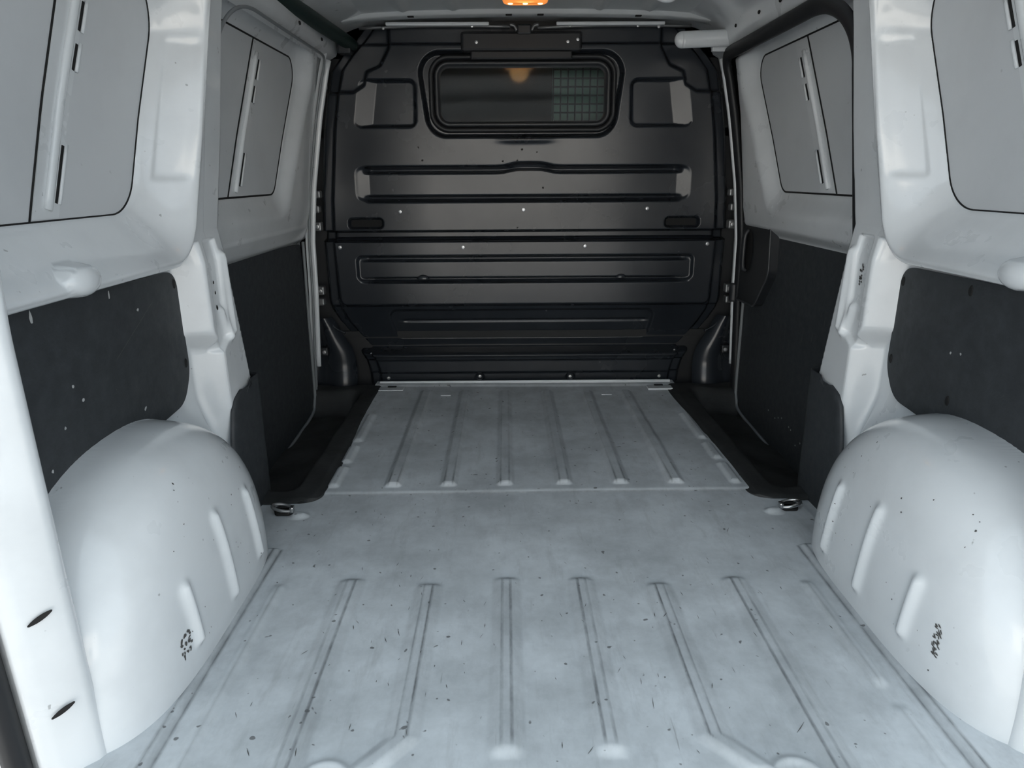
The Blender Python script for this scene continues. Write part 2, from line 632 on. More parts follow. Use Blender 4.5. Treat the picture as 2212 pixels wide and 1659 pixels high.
def side(s, nm):
    wall = bpy.data.objects.new('wall_' + nm, None)
    wall.empty_display_size = 0.1
    link(wall)
    wall['kind'] = 'structure'
    # -------- rear quarter inner sheet + wheel arch cut from one smooth surface
    ys = np.concatenate([np.arange(0.80, 1.48, 0.005), np.arange(1.48, 1.61, 0.002), np.arange(1.61, 1.79, 0.0035)])
    zs = np.concatenate([np.arange(-0.012, 0.30, 0.004), np.arange(0.30, 0.40, 0.0014), np.arange(0.40, 0.44, 0.004), np.arange(0.44, 0.63, 0.005), np.arange(0.63, 0.68, 0.0022), np.arange(0.68, 1.345, 0.005)])
    Y, Z = np.meshgrid(ys, zs, indexing='ij')
    X = wall_rear_x(Y, Z)
    X0 = wall_rear_x(Y, Z, False)
    P = np.stack([s * X, Y, Z], -1)
    is_arch = (X < X0 - 0.004) & (Z < 0.42)
    fm = is_arch[:-1, :-1] & is_arch[1:, 1:]
    grid_obj('quarter_panel', P, M_WHITE, wall, mask=~fm, flip=(s > 0))
    sidew = 'left' if s < 0 else 'right'
    arch = grid_obj('wheel_arch', P, M_WHITE, None, mask=fm, flip=(s > 0))
    tag(arch, 'white painted wheel arch hump on the %s side of the floor, with three pressed ribs' % sidew, 'wheel arch', 'wheel arches')
    # -------- blank window panel of the rear quarter
    bl = plate('blank_panel', dens(rpoly_outline(REC_R, 0.085, 10)), lambda y, z: rec_r(z), 0.006, s, M_BLANK, wall, 12)
    seam_ring(bl, dens(rpoly_outline(REC_R, 0.085, 10), 0.02), rec_r, s)
    # overlapped reinforcement sheet with a seam, a raised bar and three slots
    def lean(z, y0, y1):
        return y0 + (y1 - y0) * (z - 0.77) / 0.35
    seam = [(s * (rec_r(z) - 0.0012), lean(z, 1.141, 1.245), z) for z in np.linspace(0.768, 1.205, 12)]
    tube('seam', seam, 0.0022, 0.0014, M_DARK, bl, 6, up=(s, 0, 0))
    ov = [(1.145, 0.770), (1.215, 0.770), (1.345, 1.205), (1.272, 1.205)]
    plate('overlap_sheet', dens(ov), lambda y, z: rec_r(z) - 0.0022, 0.003, s, M_WHITE, bl, 4)
    bar = [(s * (rec_r(z) - 0.004), lean(z, 1.180, 1.292), z) for z in np.linspace(0.785, 1.205, 14)]
    tube('raised_bar', bar, 0.009, 0.006, M_WHITE, bl, 10, up=(s, 0, 0))
    for z0, z1 in ((1.073, 1.12), (1.009, 1.051), (0.794, 0.887)):
        pth = [(s * (rec_r(z) - 0.0024), lean(z, 1.203, 1.317), z) for z in np.linspace(z0, z1, 5)]
        tube('slot', pth, 0.0035, 0.0015, M_DARK, bl, 8, up=(s, 0, 0))
        pth = [(s * (rec_r(z) - 0.0030), lean(z, 1.211, 1.326), z) for z in np.linspace(z0 - 0.002, z1 + 0.002, 5)]
        tube('slot_lip', pth, 0.004, 0.003, M_WHITE, bl, 8, up=(s, 0, 0))
    # -------- roof side rail between the door aperture and the roof
    ys2 = np.arange(0.80, 2.84, 0.02)
    prof = np.array([(0.728, 1.235), (0.722, 1.250), (0.700, 1.262), (0.690, 1.285), (0.684, 1.315), (0.665, 1.338), (0.630, 1.352), (0.560, 1.372)])
    Pr = np.zeros((len(ys2), len(prof), 3))
    for i, y in enumerate(ys2):
        Pr[i, :, 0] = s * prof[:, 0]
        Pr[i, :, 1] = y
        Pr[i, :, 2] = prof[:, 1]
    grid_obj('roof_rail', Pr, M_WHITE, wall, flip=(s > 0), custom=False)
    # -------- front post beside the bulkhead
    zs3 = np.linspace(-0.12, 1.28, 60)
    offs = [(0.012, 2.700), (0.0, 2.712), (-0.002, 2.724), (0.004, 2.735), (0.018, 2.742), (0.022, 2.80), (0.022, 2.86)]
    Pp = np.zeros((len(offs), len(zs3), 3))
    for i, (dx, y) in enumerate(offs):
        Pp[i, :, 0] = s * (trim_x(zs3) + dx)
        Pp[i, :, 1] = y
        Pp[i, :, 2] = zs3
    grid_obj('front_post', Pp, M_WHITE, wall, flip=(s > 0), custom=False)
    # -------- outer skin that keeps the daylight out
    box('outer_skin', (s * 0.95, 2.27, 0.52), (0.03, 2.98, 1.86), M_WHITE, wall)
    return wall


WL = side(-1, 'left')
WR = side(1, 'right')


# ------------------------------------------------------------------ door sections
def front_section(s, parent):
    ys = np.arange(1.62, 2.735, 0.006)
    zs = np.concatenate([np.arange(-0.17, 0.58, 0.02), np.arange(0.58, 1.29, 0.006)])
    Y, Z = np.meshgrid(ys, zs, indexing='ij')
    X = door_x(Y, Z, 0.045 if s > 0 else 0.008)
    P = np.stack([s * X, Y, Z], -1)
    grid_obj('inner_panel', P, M_WHITE, parent, flip=(s > 0))
    bl = plate('blank_panel', dens(rpoly_outline(REC_F, 0.055, 10)), lambda y, z: rec_f(z), 0.006, s, M_BLANK, parent, 12)
    seam_ring(bl, dens(rpoly_outline(REC_F, 0.055, 10), 0.02), rec_f, s, 0.003)

    def lean(z, y0, y1):
        return y0 + (y1 - y0) * (z - 0.78) / 0.42
    seam = [(s * (rec_f(z) - 0.0012), lean(z, 1.958, 2.152), z) for z in np.linspace(0.783, 1.208, 12)]
    tube('seam', seam, 0.003, 0.0016, M_DARK, bl, 6, up=(s, 0, 0))
    ov = [(1.963, 0.784), (2.055, 0.784), (2.245, 1.206), (2.157, 1.206)]
    plate('overlap_sheet', dens(ov), lambda y, z: rec_f(z) - 0.0022, 0.003, s, M_WHITE, bl, 4)
    bar = [(s * (rec_f(z) - 0.005), lean(z, 2.000, 2.186), z) for z in np.linspace(0.795, 1.175, 14)]
    tube('raised_bar', bar, 0.007, 0.006, M_WHITE, bl, 10, up=(s, 0, 0))
    for z0, z1 in ((1.105, 1.16), (1.04, 1.085), (0.81, 0.90)):
        pth = [(s * (rec_f(z) - 0.0034), lean(z, 2.040, 2.230), z) for z in np.linspace(z0, z1, 5)]
        tube('slot_lip', pth, 0.005, 0.003, M_WHITE, bl, 8, up=(s, 0, 0))
        pth = [(s * (rec_f(z) - 0.0026), lean(z, 2.030, 2.220), z) for z in np.linspace(z0, z1, 5)]
        tube('slot', pth, 0.004, 0.0015, M_DARK, bl, 8, up=(s, 0, 0))
    return bl


front_section(-1, WL)
door = bpy.data.objects.new('door_1', None)
link(door)
door['kind'] = 'structure'
front_section(1, door)


# hardboard linings
def card(name, outline, xf, s, mat, label):
    c = np.asarray(outline).mean(0)
    root = thing(name, label, 'panel', (s * float(xf(c[0], c[1])), c[0], c[1]))
    plate('board', dens(outline), xf, 0.004, s, mat, root, 6)
    return root


def rounded(pts, rs, seg=6):
    """polygon with its own corner radius per vertex (may be concave)"""
    P = np.asarray(pts, float)
    n = len(P)
    out = []
    for i in range(n):
        r = rs[i]
        a, b_, c = P[i - 1], P[i], P[(i + 1) % n]
        d1 = (a - b_) / np.linalg.norm(a - b_)
        d2 = (c - b_) / np.linalg.norm(c - b_)
        if r <= 0:
            out.append(b_)
            continue
        r = min(r, 0.45 * np.linalg.norm(a - b_), 0.45 * np.linalg.norm(c - b_))
        p0, p2 = b_ + d1 * r, b_ + d2 * r
        for k in range(seg + 1):
            q = k / seg
            out.append((1 - q) ** 2 * p0 + 2 * q * (1 - q) * b_ + q * q * p2)
    return np.array(out)


DOORCARD = rounded([(1.66, 0.648), (2.44, 0.632), (2.665, 0.590), (2.675, -0.005), (2.60, -0.075), (1.66, -0.135)], [0, 0.0, 0.02, 0.09, 0.06, 0])
DOORCARD_R = rounded([(1.66, 0.645), (2.425, 0.640), (2.665, 0.640), (2.675, -0.005), (2.60, -0.075), (1.66, -0.135)], [0, 0.0, 0.02, 0.09, 0.06, 0])
dcx = lambda y, z: 0.852
fl = card('door_lining', rounded([(1.66, 0.622), (2.67, 0.592), (2.68, -0.005), (2.60, -0.075), (1.66, -0.135)], [0, 0.025, 0.09, 0.06, 0]), dcx, -1, M_CARD,
          'charcoal hardboard lining on the left wall between the bulkhead and the white post')
fr = card('door_lining', rounded([(1.66, 0.634), (2.425, 0.642), (2.62, 0.642), (2.68, 0.5), (2.68, -0.005), (2.60, -0.075), (1.66, -0.135)], [0, 0.02, 0.02, 0, 0.09, 0.06, 0]), dcx, 1, M_CARD,
          'charcoal hardboard lining on the right sliding door below the black latch cover')
RCARD = rounded([(0.86, 0.648), (1.538, 0.640), (1.545, 0.41), (1.50, 0.345), (1.27, 0.33), (0.86, 0.20)], [0, 0.045, 0.03, 0.05, 0.05, 0], 8)
rcx = lambda y, z: 0.803
rl = card('side_lining', RCARD, rcx, -1, M_CARD, 'charcoal hardboard lining above the left wheel arch, scratched and white chipped')
rr = card('side_lining', RCARD, rcx, 1, M_CARD, 'charcoal hardboard lining above the right wheel arch, with dark clip holes')


def disc_on_wall(name, s, x, y, z, ry, rz, mat, parent, depth=0.002):
    v, f = [], []
    n = 12
    for k in range(n):
        a = 2 * math.pi * k / n
        v.append((s * (x + 0.001), y + ry * math.cos(a), z + rz * math.sin(a)))
    for k in range(n):
        a = 2 * math.pi * k / n
        v.append((s * (x - depth), y + 0.8 * ry * math.cos(a), z + 0.8 * rz * math.sin(a)))
    for k in range(n):
        f.append((k, (k + 1) % n, n + (k + 1) % n, n + k))
    f.append(tuple(range(n, 2 * n)))
    return mesh_obj(name, v, f, mat, parent, False)


for (y, z) in ((1.525, 0.612), (1.528, 0.432)):
    disc_on_wall('clip_hole', -1, 0.802, y, z, 0.006, 0.011, M_DARK, rl, 0.001)
for (y, z) in ((1.528, 0.607), (1.30, 0.622), (1.530, 0.43), (1.31, 0.400), (1.13, 0.365)):
    disc_on_wall('clip_hole', 1, 0.802, y, z, 0.006, 0.011, M_DARK, rr, 0.001)


# ------------------------------------------------------------------ floor
def rib_h(d, top, base):
    return 1 - sst(top, base, np.abs(d))


def floor_z(X, Y):
    Zf = np.zeros_like(X)
    dirt_shade = np.zeros_like(X)
    ax = np.abs(X)
    # rear plate ribs
    for c, yn, yf in ((0.080, 0.842, 1.318), (0.243, 0.80, 1.296), (0.410, 0.70, 1.316)):
        cc = np.full_like(X, c)
        if c == 0.243:
            cc = c + 0.9 * (np.sqrt((np.clip(0.875 - Y, 0, None)) ** 2 + 1e-4) - 0.01)
        wy = sst(yf + 0.006, yf - 0.016, Y) * sst(yn - 0.012, yn + 0.012, Y)
        d = ax - cc
        Zf = np.maximum(Zf, 0.0085 * rib_h(d, 0.007, 0.034) * wy)
        ln = np.exp(-((np.abs(d) - 0.0085) / 0.0026) ** 2) * sst(yf + 0.002, yf - 0.002, Y) * sst(yn, yn + 0.03, Y)
        side_w = np.where(d < 0, 1.0, 0.65) * (sst(0.852, 0.878, Y) if c == 0.243 else 1.0)
        dirt_shade = np.maximum(dirt_shade, ln * side_w)
        dirt_shade = np.maximum(dirt_shade, 0.9 * np.exp(-(d / 0.014) ** 2) * np.exp(-((Y - yf + 0.002) / 0.006) ** 2))  # shade of the rib's far end slope, put into the colour
        dirt_shade = np.maximum(dirt_shade, 0.16 * sst(0.034, 0.026, np.abs(d)) * sst(yf, yf - 0.02, Y) * sst(yn, yn + 0.06, Y))
    for yn, yf, left_only in ((0.70, 0.935, 0), (0.985, 1.30, 0), (0.70, 1.30, 1)):
        wy = (X < 0) * 1.0 if left_only else 1.0
        wy = wy * sst(yf + 0.006, yf - 0.02, Y) * sst(yn - 0.012, yn + 0.012, Y)
        Zf = np.maximum(Zf, 0.006 * rib_h(ax - 0.562, 0.004, 0.018) * wy)
        dirt_shade = np.maximum(dirt_shade, 0.35 * np.exp(-((ax - 0.560) / 0.003) ** 2) * wy)
    # front plate ribs
    for c in (0.083, 0.242, 0.398):
        wy = sst(2.672, 2.655, Y) * sst(1.779, 1.793, Y)
        d = ax - c
        Zf = np.maximum(Zf, 0.010 * rib_h(d, 0.010, 0.028) * wy)
        ln = np.exp(-((np.abs(d) - 0.012) / 0.003) ** 2) * wy
        dirt_shade = np.maximum(dirt_shade, ln * (0.40 + 0.45 * sst(2.0, 1.80, Y)))
        dirt_shade = np.maximum(dirt_shade, 0.16 * sst(0.030, 0.022, np.abs(d)) * wy)
    for yn, yf in ((1.785, 1.925), (1.957, 2.09), (2.13, 2.39)):
        wy = sst(yf + 0.004, yf - 0.014, Y) * sst(yn - 0.008, yn + 0.008, Y)
        Zf = np.maximum(Zf, 0.008 * rib_h(ax - 0.566, 0.006, 0.020) * wy)
    # cross joint between the two plates and lap at the front edge
    Zf += 0.004 * np.exp(-((Y - 1.752) / 0.006) ** 2)
    Zf += 0.004 * sst(1.752, 1.762, Y)
    dirt_shade = np.maximum(dirt_shade, 0.45 * np.exp(-((Y - 1.742) / 0.003) ** 2))
    Zf += 0.006 * sst(2.735, 2.75, Y)
    # sealed joint along the wheel arches
    rear = (Y < 1.45)
    Zf += np.where(rear, 0.006 * sst(0.606, 0.616, ax), 0)
    dirt_shade = np.maximum(dirt_shade, np.where(rear, 0.7 * np.exp(-((ax - 0.604) / 0.003) ** 2) + 0.8 * np.exp(-((ax - 0.622) / 0.003) ** 2) + 0.22 * sst(0.602, 0.606, ax) * sst(0.626, 0.620, ax), 0))
    # pressed bosses beside the sill and under the lashing rings
    for bx, by in ((0.343, 0.790),):
        rr_ = np.hypot(ax - bx, Y - by)
        Zf = np.maximum(Zf, 0.005 * np.exp(-((rr_ - 0.036) / 0.008) ** 2))
    rr_ = np.hypot((ax - 0.612) / 1.5, Y - 1.618)
    Zf = np.maximum(Zf, 0.010 * sst(0.020, 0.006, rr_))
    Zf += 0.003 * np.sin(X * 3.1 + 0.5) * np.sin(Y * 4.3)
    return Zf, dirt_shade


def edges(lo, hi, step):
    return np.linspace(lo, hi, int(round((hi - lo) / step)) + 1)


fx = edges(-0.70, 0.70, 0.0028)
fy = np.concatenate([edges(0.775, 0.90, 0.0022)[:-1], edges(0.90, 2.80, 0.0055)])
XX, YY = np.meshgrid(fx, fy, indexing='ij')
ZZ, DD = floor_z(XX, YY)
mk = np.ones((len(fx) - 1, len(fy) - 1), bool)
cxm = 0.5 * (fx[1:] + fx[:-1])[:, None]
cym = 0.5 * (fy[1:] + fy[:-1])[None, :]
mk &= ~((np.abs(cxm) > 0.62) & (cym > 1.72))
flo = grid_obj('floor', np.stack([XX, YY, ZZ], -1), M_FLOOR, None, mask=mk, attr={'dirt_shade': DD})
struct(flo)
box('underbody', (0, 2.27, -0.26), (1.90, 2.98, 0.04), M_DARK, flo)
box('sill_plate', (0, 0.765, -0.08), (1.56, 0.03, 0.14), M_WHITE, flo, 0.006)
for s in (-1, 1):
    box('floor_flange', (s * 0.74, 1.25, -0.02), (0.20, 0.96, 0.02), M_FLOOR, flo)
    box('floor_corner', (s * 0.745, 1.615, -0.012), (0.22, 0.23, 0.012), M_FLOOR, flo)
    # bright lap plates at the front corners of the floor
    box('corner_lap', (s * 0.545, 2.700, 0.006), (0.10, 0.045, 0.008), M_WHITE, flo, 0.002)
    box('corner_hole', (s * 0.545, 2.72, 0.0115), (0.035, 0.012, 0.003), M_DARK, flo)
    box('weld_mark', (s * 0.318, 2.615, 0.0055), (0.040, 0.010, 0.004), M_WHITE, flo, 0.001)
# floor front edge strip below the bulkhead
box('front_lip', (0, 2.775, 0.012), (1.21, 0.012, 0.014), M_WHITE, flo, 0.004)


# ------------------------------------------------------------------ roof
rx = edges(-0.66, 0.66, 0.012)
ry = edges(0.78, 2.86, 0.012)
RX, RY = np.meshgrid(rx, ry, indexing='ij')
RZ = 1.385 - 0.012 * (RX / 0.62) ** 2 - 0.015 * np.abs(RX / 0.66) ** 8
for c in (-0.42, -0.25, 0.25, 0.42):
    RZ = RZ - 0.012 * rib_h(RX - c, 0.004, 0.026) * sst(2.66, 2.62, RY)
RZ -= 0.004 * rib_h(RX - 0.10, 0.004, 0.012) * sst(2.66, 2.62, RY) + 0.004 * rib_h(RX + 0.10, 0.004, 0.012) * sst(2.66, 2.62, RY)
roof = grid_obj('ceiling', np.stack([RX, RY, RZ], -1), M_ROOF, None, flip=True)
struct(roof)
box('roof_skin', (0, 2.27, 1.47), (1.90, 2.98, 0.03), M_WHITE, roof)


def crossbow(y, wd, drop, name='roof_bow'):
    xs = np.linspace(-0.64, 0.64, 41)
    prof = [(-wd / 2, 0.012), (-wd / 2 + 0.006, -drop * 0.8), (-wd / 2 + 0.014, -drop), (wd / 2 - 0.014, -drop), (wd / 2 - 0.006, -drop * 0.8), (wd / 2, 0.012)]
    P = np.zeros((len(xs), len(prof), 3))
    for j, (dy, dz) in enumerate(prof):
        P[:, j, 0] = xs
        P[:, j, 1] = y + dy
        P[:, j, 2] = 1.385 - 0.012 * (xs / 0.62) ** 2 - 0.015 * np.abs(xs / 0.66) ** 8 + dz
    return grid_obj(name, P, M_ROOF, roof, flip=True, custom=False)


crossbow(2.69, 0.07, 0.015)
for x in (-0.40, -0.06, 0.05, 0.39):
    box('bow_plug', (x, 2.672, 1.3695 - 0.012 * (x / 0.62) ** 2), (0.022, 0.014, 0.004), M_DARK, roof, 0.001)
crossbow(2.06, 0.10, 0.030)
crossbow(1.40, 0.10, 0.030)
for x0, x1 in ((-0.50, -0.13), (0.11, 0.50)):
    box('rail_lip', ((x0 + x1) / 2, 2.752, 1.356), (x1 - x0, 0.02, 0.012), M_WHITE, roof, 0.004)
# rear header and closing panels of the cargo box
box('rear_header', (0, 0.80, 1.39), (1.9, 0.06, 0.16), M_WHITE, roof, 0.015)
hd = box('front_closure', (0, 3.76, 0.52), (1.9, 0.03, 1.9), M_CAB, roof)
box('cab_floor', (0, 3.3, 0.20), (1.86, 0.9, 0.03), M_CAB, roof)


# ------------------------------------------------------------------ rear door pillars
def d_pillar(s):
    nm = 'trim_%d' % (1 if s < 0 else 2)
    zs = np.linspace(-0.16, 1.37, 70)
    prof = [(0.150, 0.905), (0.055, 0.885), (0.012, 0.866), (0.001, 0.850), (-0.001, 0.840), (0.004, 0.830), (0.020, 0.815), (0.036, 0.801),
            (0.042, 0.797), (0.050, 0.794), (0.056, 0.791), (0.062, 0.790), (0.066, 0.795), (0.20, 0.80), (0.26, 0.81)]
    base = np.interp(zs, [-0.2, 0.0, 0.3, 0.65, 0.9, 1.15, 1.4], [0.677, 0.680, 0.686, 0.688, 0.675, 0.645, 0.60])
    P = np.zeros((len(prof), len(zs), 3))
    for i, (dx, y) in enumerate(prof):
        P[i, :, 0] = s * (base + dx)
        P[i, :, 1] = y - 0.01 * (zs - 0.3)
        P[i, :, 2] = zs
    o = grid_obj(nm, P, M_WHITE, None, flip=(s > 0), custom=False)
    struct(o)
    # black door seal on the pillar edge
    pth = [(s * (b_ + 0.083), 0.780 - 0.01 * (z - 0.3), z) for b_, z in zip(base, zs)]
    sl = tube('rear_door_seal', pth, 0.018, 0.016, M_SEAL, None, 10, up=(s, 0, 0))
    tag(sl, 'black rubber rear door seal on the outer edge of the %s rear pillar' % ('left' if s < 0 else 'right'), 'seal', 'rear door seals')
    if s < 0:
        for z in (0.268, 0.118):
            bx = float(np.interp(z, zs, base)) + 0.021
            y = 0.8105
            dz = Vector((0.020 * s, -0.016, 0)).normalized()
            p = np.array([s * bx, y, z])
            e1 = np.array([dz.x, dz.y, -0.45])
            e1 /= np.linalg.norm(e1)
            nn = np.array([-s * 0.62, -0.78, 0.0])
            e2 = np.cross(nn, e1)
            q = [p + nn * 0.0022 + e1 * 0.017 * math.cos(a) * (1 if abs(math.cos(a)) > 0.9 else 0.9) + e2 * 0.0042 * math.sin(a) for a in np.linspace(0, 2 * math.pi, 17)[:-1]]
            mesh_obj('slot', q, [tuple(range(16))], M_DARK, o, False)
        st = box('sticker', (-0.7185, 0.797, 0.517), (0.012, 0.002, 0.034), M_BLUE, None, 0, Matrix.Rotation(math.radians(-41), 3, 'Z'))
        tag(st, 'small blue sticker on the white left rear pillar at the picture edge', 'sticker')
    return o


d_pillar(-1)
d_pillar(1)


# ------------------------------------------------------------------ bulkhead
BW_Z = [-0.02, 0.0, 0.06, 0.11, 0.15, 0.20, 0.26, 0.31, 0.36, 0.60, 0.75, 1.0, 1.15, 1.21, 1.26, 1.30, 1.335, 1.36]
BW_X = [0.655, 0.655, 0.66, 0.675, 0.700, 0.735, 0.770, 0.792, 0.800, 0.803, 0.797, 0.770, 0.745, 0.730, 0.690, 0.650, 0.620, 0.60]
WIN_REC = [(-0.400, 1.272), (0.372, 1.272), (0.335, 0.978), (-0.362, 0.978)]
WIN_HOLE = [(-0.335, 1.240), (0.318, 1.240), (0.318, 1.017), (-0.335, 1.017)]
YB = 2.815


def bulk_p(x, z):
    """how far the pressed sheet stands out of the plane y = YB towards the load space"""
    wz = np.interp(z, BW_Z, BW_X)
    p = np.full_like(x, 0.030)
    # outer stepped border
    p -= 0.018 * sst(0.058, 0.044, wz - np.abs(x))
    p -= 0.026 * sst(0.016, 0.0, wz - np.abs(x))
    # top corner steps
    tcn = poly_sdf(np.abs(x), z, [(0.50, 1.285), (0.50, 1.5), (1.0, 1.5), (1.0, 1.135), (0.64, 1.135), (0.60, 1.16), (0.585, 1.205), (0.535, 1.225)])
    p -= 0.016 * sst(0.008, -0.008, tcn)
    # upper band
    p -= 0.010 * sst(1.293, 1.302, z)
    # window surround
    r = rpoly_sdf(x, z, WIN_REC, 0.075)
    p -= 0.030 * sst(0.006, -0.008, r)
    # side pockets, wide slope on the outer side
    ax = np.abs(x + 0.006)
    pk = rpoly_sdf(ax, z, [(0.398, 1.180), (0.612, 1.180), (0.640, 1.010), (0.402, 1.010)], 0.028)
    osl = (0.640 - (z - 1.01) * 0.165) - ax           # distance from the slanted outer edge
    dep = 0.022 * sst(0.002, -0.012, pk)
    dep = np.where(pk < 0.002, np.minimum(dep, 0.022 * np.clip(osl / 0.066, 0, 1)), dep)
    p -= dep
    # upper ribs: recessed band between two grooves
    band = rpoly_sdf(x, z, [(-0.655, 0.868), (0.640, 0.868), (0.640, 0.745), (-0.655, 0.745)], 0.03)
    endr = np.clip((0.650 - np.abs(x + 0.007)) / 0.055, 0, 1)
    p -= 0.014 * sst(0.004, -0.010, band) * endr
    hump = 0.013 * np.exp(-((x - 0.015) / 0.085) ** 4)
    for zc, wd in ((0.858, 0.011), (0.750, 0.010)):
        zz = z - zc - (hump if zc > 0.8 else 0)
        ends = sst(0.62, 0.585, np.abs(x + 0.007))
        p -= 0.022 * np.exp(-(zz / wd) ** 4) * ends
    # swage under the window
    p += 0.008 * np.exp(-((x - 0.0) / 0.10) ** 4) * np.exp(-((z - 0.965) / 0.010) ** 2)
    # joint between upper and lower panel
    p -= 0.042 * sst(0.021, 0.014, np.abs(z - 0.609))
    # slots
    for c in (-0.623, 0.616):
        sl = rpoly_sdf(x, z, [(c - 0.066, 0.676), (c + 0.066, 0.676), (c + 0.066, 0.640), (c - 0.066, 0.640)], 0.012)
        p -= 0.022 * sst(0.003, -0.004, sl)
    # lower panel
    low = (z < 0.600)
    zl = np.where(low, 1.0, 0.0)
    lb = rpoly_sdf(x, z, [(-0.665, 0.534), (0.665, 0.534), (0.665, 0.436), (-0.665, 0.436)], 0.02)
    p -= zl * 0.012 * sst(0.003, -0.008, lb)
    p -= zl * 0.016 * np.exp(-((z - 0.522) / 0.009) ** 4) * sst(0.66, 0.62, np.abs(x))
    p -= zl * 0.020 * np.exp(-((z - 0.437) / 0.008) ** 4) * sst(0.66, 0.60, np.abs(x))
    lp = rpoly_sdf(x, z, [(-0.760, 0.70), (0.760, 0.70), (0.742, 0.335), (-0.742, 0.335)], 0.03)
    p += zl * 0.018 * sst(0.004, -0.008, lp)
    # recess below the lower panel
    kick = sst(0.338, 0.326, z)
    p -= kick * 0.092 * np.clip((0.350 - z) / 0.225, 0, 1)
    kb = rpoly_sdf(x, z, [(-0.56, 0.312), (0.53, 0.312), (0.51, 0.186), (-0.53, 0.186)], 0.03)
    p -= 0.012 * sst(0.006, -0.008, kb)
    p -= 0.007 * np.exp(-((z - 0.262) / 0.006) ** 2) * sst(0.53, 0.48, np.abs(x))
    # ledge and foot
    ft = sst(0.150, 0.124, z)
    p += ft * 0.080
    p += 0.008 * np.exp(-((z - 0.122) / 0.008) ** 2) * sst(0.67, 0.64, np.abs(x))
    p -= 0.010 * sst(0.105, 0.095, z)
    p -= 0.008 * sst(0.048, 0.040, z)
    for c in (-0.19, 0.192):
        p -= 0.012 * sst(0.022, 0.014, np.hypot(x - c, z - 0.020))
    return p


bulk = thing('bulkhead', 'black pressed steel bulkhead wall with small window closing the front of the load space', 'bulkhead', (0, YB, 0))


def bulk_slice(name, z0, z1, nz, mask=None):
    zs = np.linspace(z0, z1, nz)
    us = np.linspace(-1, 1, 420)
    U, Zg = np.meshgrid(us, zs, indexing='ij')
    Xg = U * np.interp(Zg, BW_Z, BW_X)
    Pg = np.stack([Xg, YB - bulk_p(Xg, Zg), Zg], -1)
    mk = None
    if mask is not None:
        xm = 0.25 * (Xg[1:, 1:] + Xg[:-1, :-1] + Xg[1:, :-1] + Xg[:-1, 1:])
        zm = 0.25 * (Zg[1:, 1:] + Zg[:-1, :-1] + Zg[1:, :-1] + Zg[:-1, 1:])
        mk = mask(xm, zm)
    return grid_obj(name, Pg, M_BULK, bulk, mask=mk)


up_p = bulk_slice('upper_panel', 0.609, 1.352, 210, lambda x, z: rpoly_sdf(x, z, WIN_HOLE, 0.05) > 0.0)
lo_p = bulk_slice('lower_panel', 0.331, 0.609, 90)
ki_p = bulk_slice('kick_panel', -0.01, 0.331, 100)

# back sheet round the window so that no cab shows past the pressed panel
V, Fs = [], []
hole = rpoly_outline(WIN_HOLE, 0.05, 6)
outer = []
for (x, z) in hole:
    a = math.atan2(z - 1.13, x)
    outer.append((x, z))
parts = []
for c, sz in (((0, 2.872, 0.44), (1.86, 0.012, 1.14)), ((-0.64, 2.872, 1.20), (0.60, 0.012, 0.44)), ((0.63, 2.872, 1.20), (0.60, 0.012, 0.44)), ((0, 2.872, 1.36), (1.86, 0.012, 0.20))):
    parts.append(box_geo(c, sz))
v, f = merge(parts)
mesh_obj('back_sheet', v, f, M_BULKD, bulk, False)


def y_bulk(x, z):
    return YB - float(bulk_p(np.array([float(x)]), np.array([float(z)]))[0])


# window: rubber frame, glass, guard
wf = bpy.data.objects.new('window_frame', None)
link(wf, bulk)


def ring_on_bulk(name, prof, mat, parent, seg=10):
    """prof: list of (inset from hole outline (+ outwards), y)"""
    loops = []
    for d, y in prof:
        pts = rpoly_outline(np.asarray(inset(WIN_HOLE, -d)), max(0.01, 0.05 + d), seg)
        loops.append([(p[0], y, p[1]) for p in pts])
    n = len(loops[0])
    V = [p for lp in loops for p in lp]
    Fs = []
    for k in range(len(loops) - 1):
        for i in range(n):
            j = (i + 1) % n
            Fs.append((k * n + i, k * n + j, (k + 1) * n + j, (k + 1) * n + i))
    return mesh_obj(name, V, Fs, mat, parent, True)


yr = YB - 0.004
ring_on_bulk('outer_bead', [(0.026, yr + 0.004), (0.024, yr - 0.012), (0.018, yr - 0.018), (0.010, yr - 0.016), (0.006, yr - 0.006), (0.004, yr + 0.002)], M_SEAL, wf)
ring_on_bulk('inner_bead', [(0.006, yr + 0.002), (0.003, yr - 0.008), (-0.004, yr - 0.012), (-0.012, yr - 0.008), (-0.016, yr + 0.004), (-0.017, yr + 0.03)], M_PLAST, wf)
gl = rpoly_outline(np.asarray(inset(WIN_HOLE, 0.010)), 0.04, 8)
n = len(gl)
V = [(x, 2.822 + 0.042 * (z - 1.13), z) for x, z in gl] + [(x, 2.826 + 0.042 * (z - 1.13), z) for x, z in gl]
Fs = [tuple(range(n)), tuple(range(2 * n - 1, n - 1, -1))] + [(i, n + i, n + (i + 1) % n, (i + 1) % n) for i in range(n)]
mesh_obj('pane', V, Fs, M_GLASS, wf, False)
guard = thing('window_guard', 'dark green wire guard grid behind the right part of the bulkhead window', 'guard', (0.205, 2.90, 1.03))
for k in range(8):
    x = 0.112 + k * 0.0285
    tube('bar', [(x, 2.900, 1.02), (x, 2.900, 1.24)], 0.0030, None, M_MESH, guard, 6, up=(0, 1, 0))
for k in range(7):
    z = 1.040 + k * 0.031
    tube('bar', [(0.108, 2.905, z), (0.318, 2.905, z)], 0.0030, None, M_MESH, guard, 6, up=(0, 1, 0))
bb = box('backing_sheet', (0.213, 2.915, 1.13), (0.21, 0.004, 0.24), simple('guard_backing', (0.07, 0.16, 0.125), 0.5), guard)

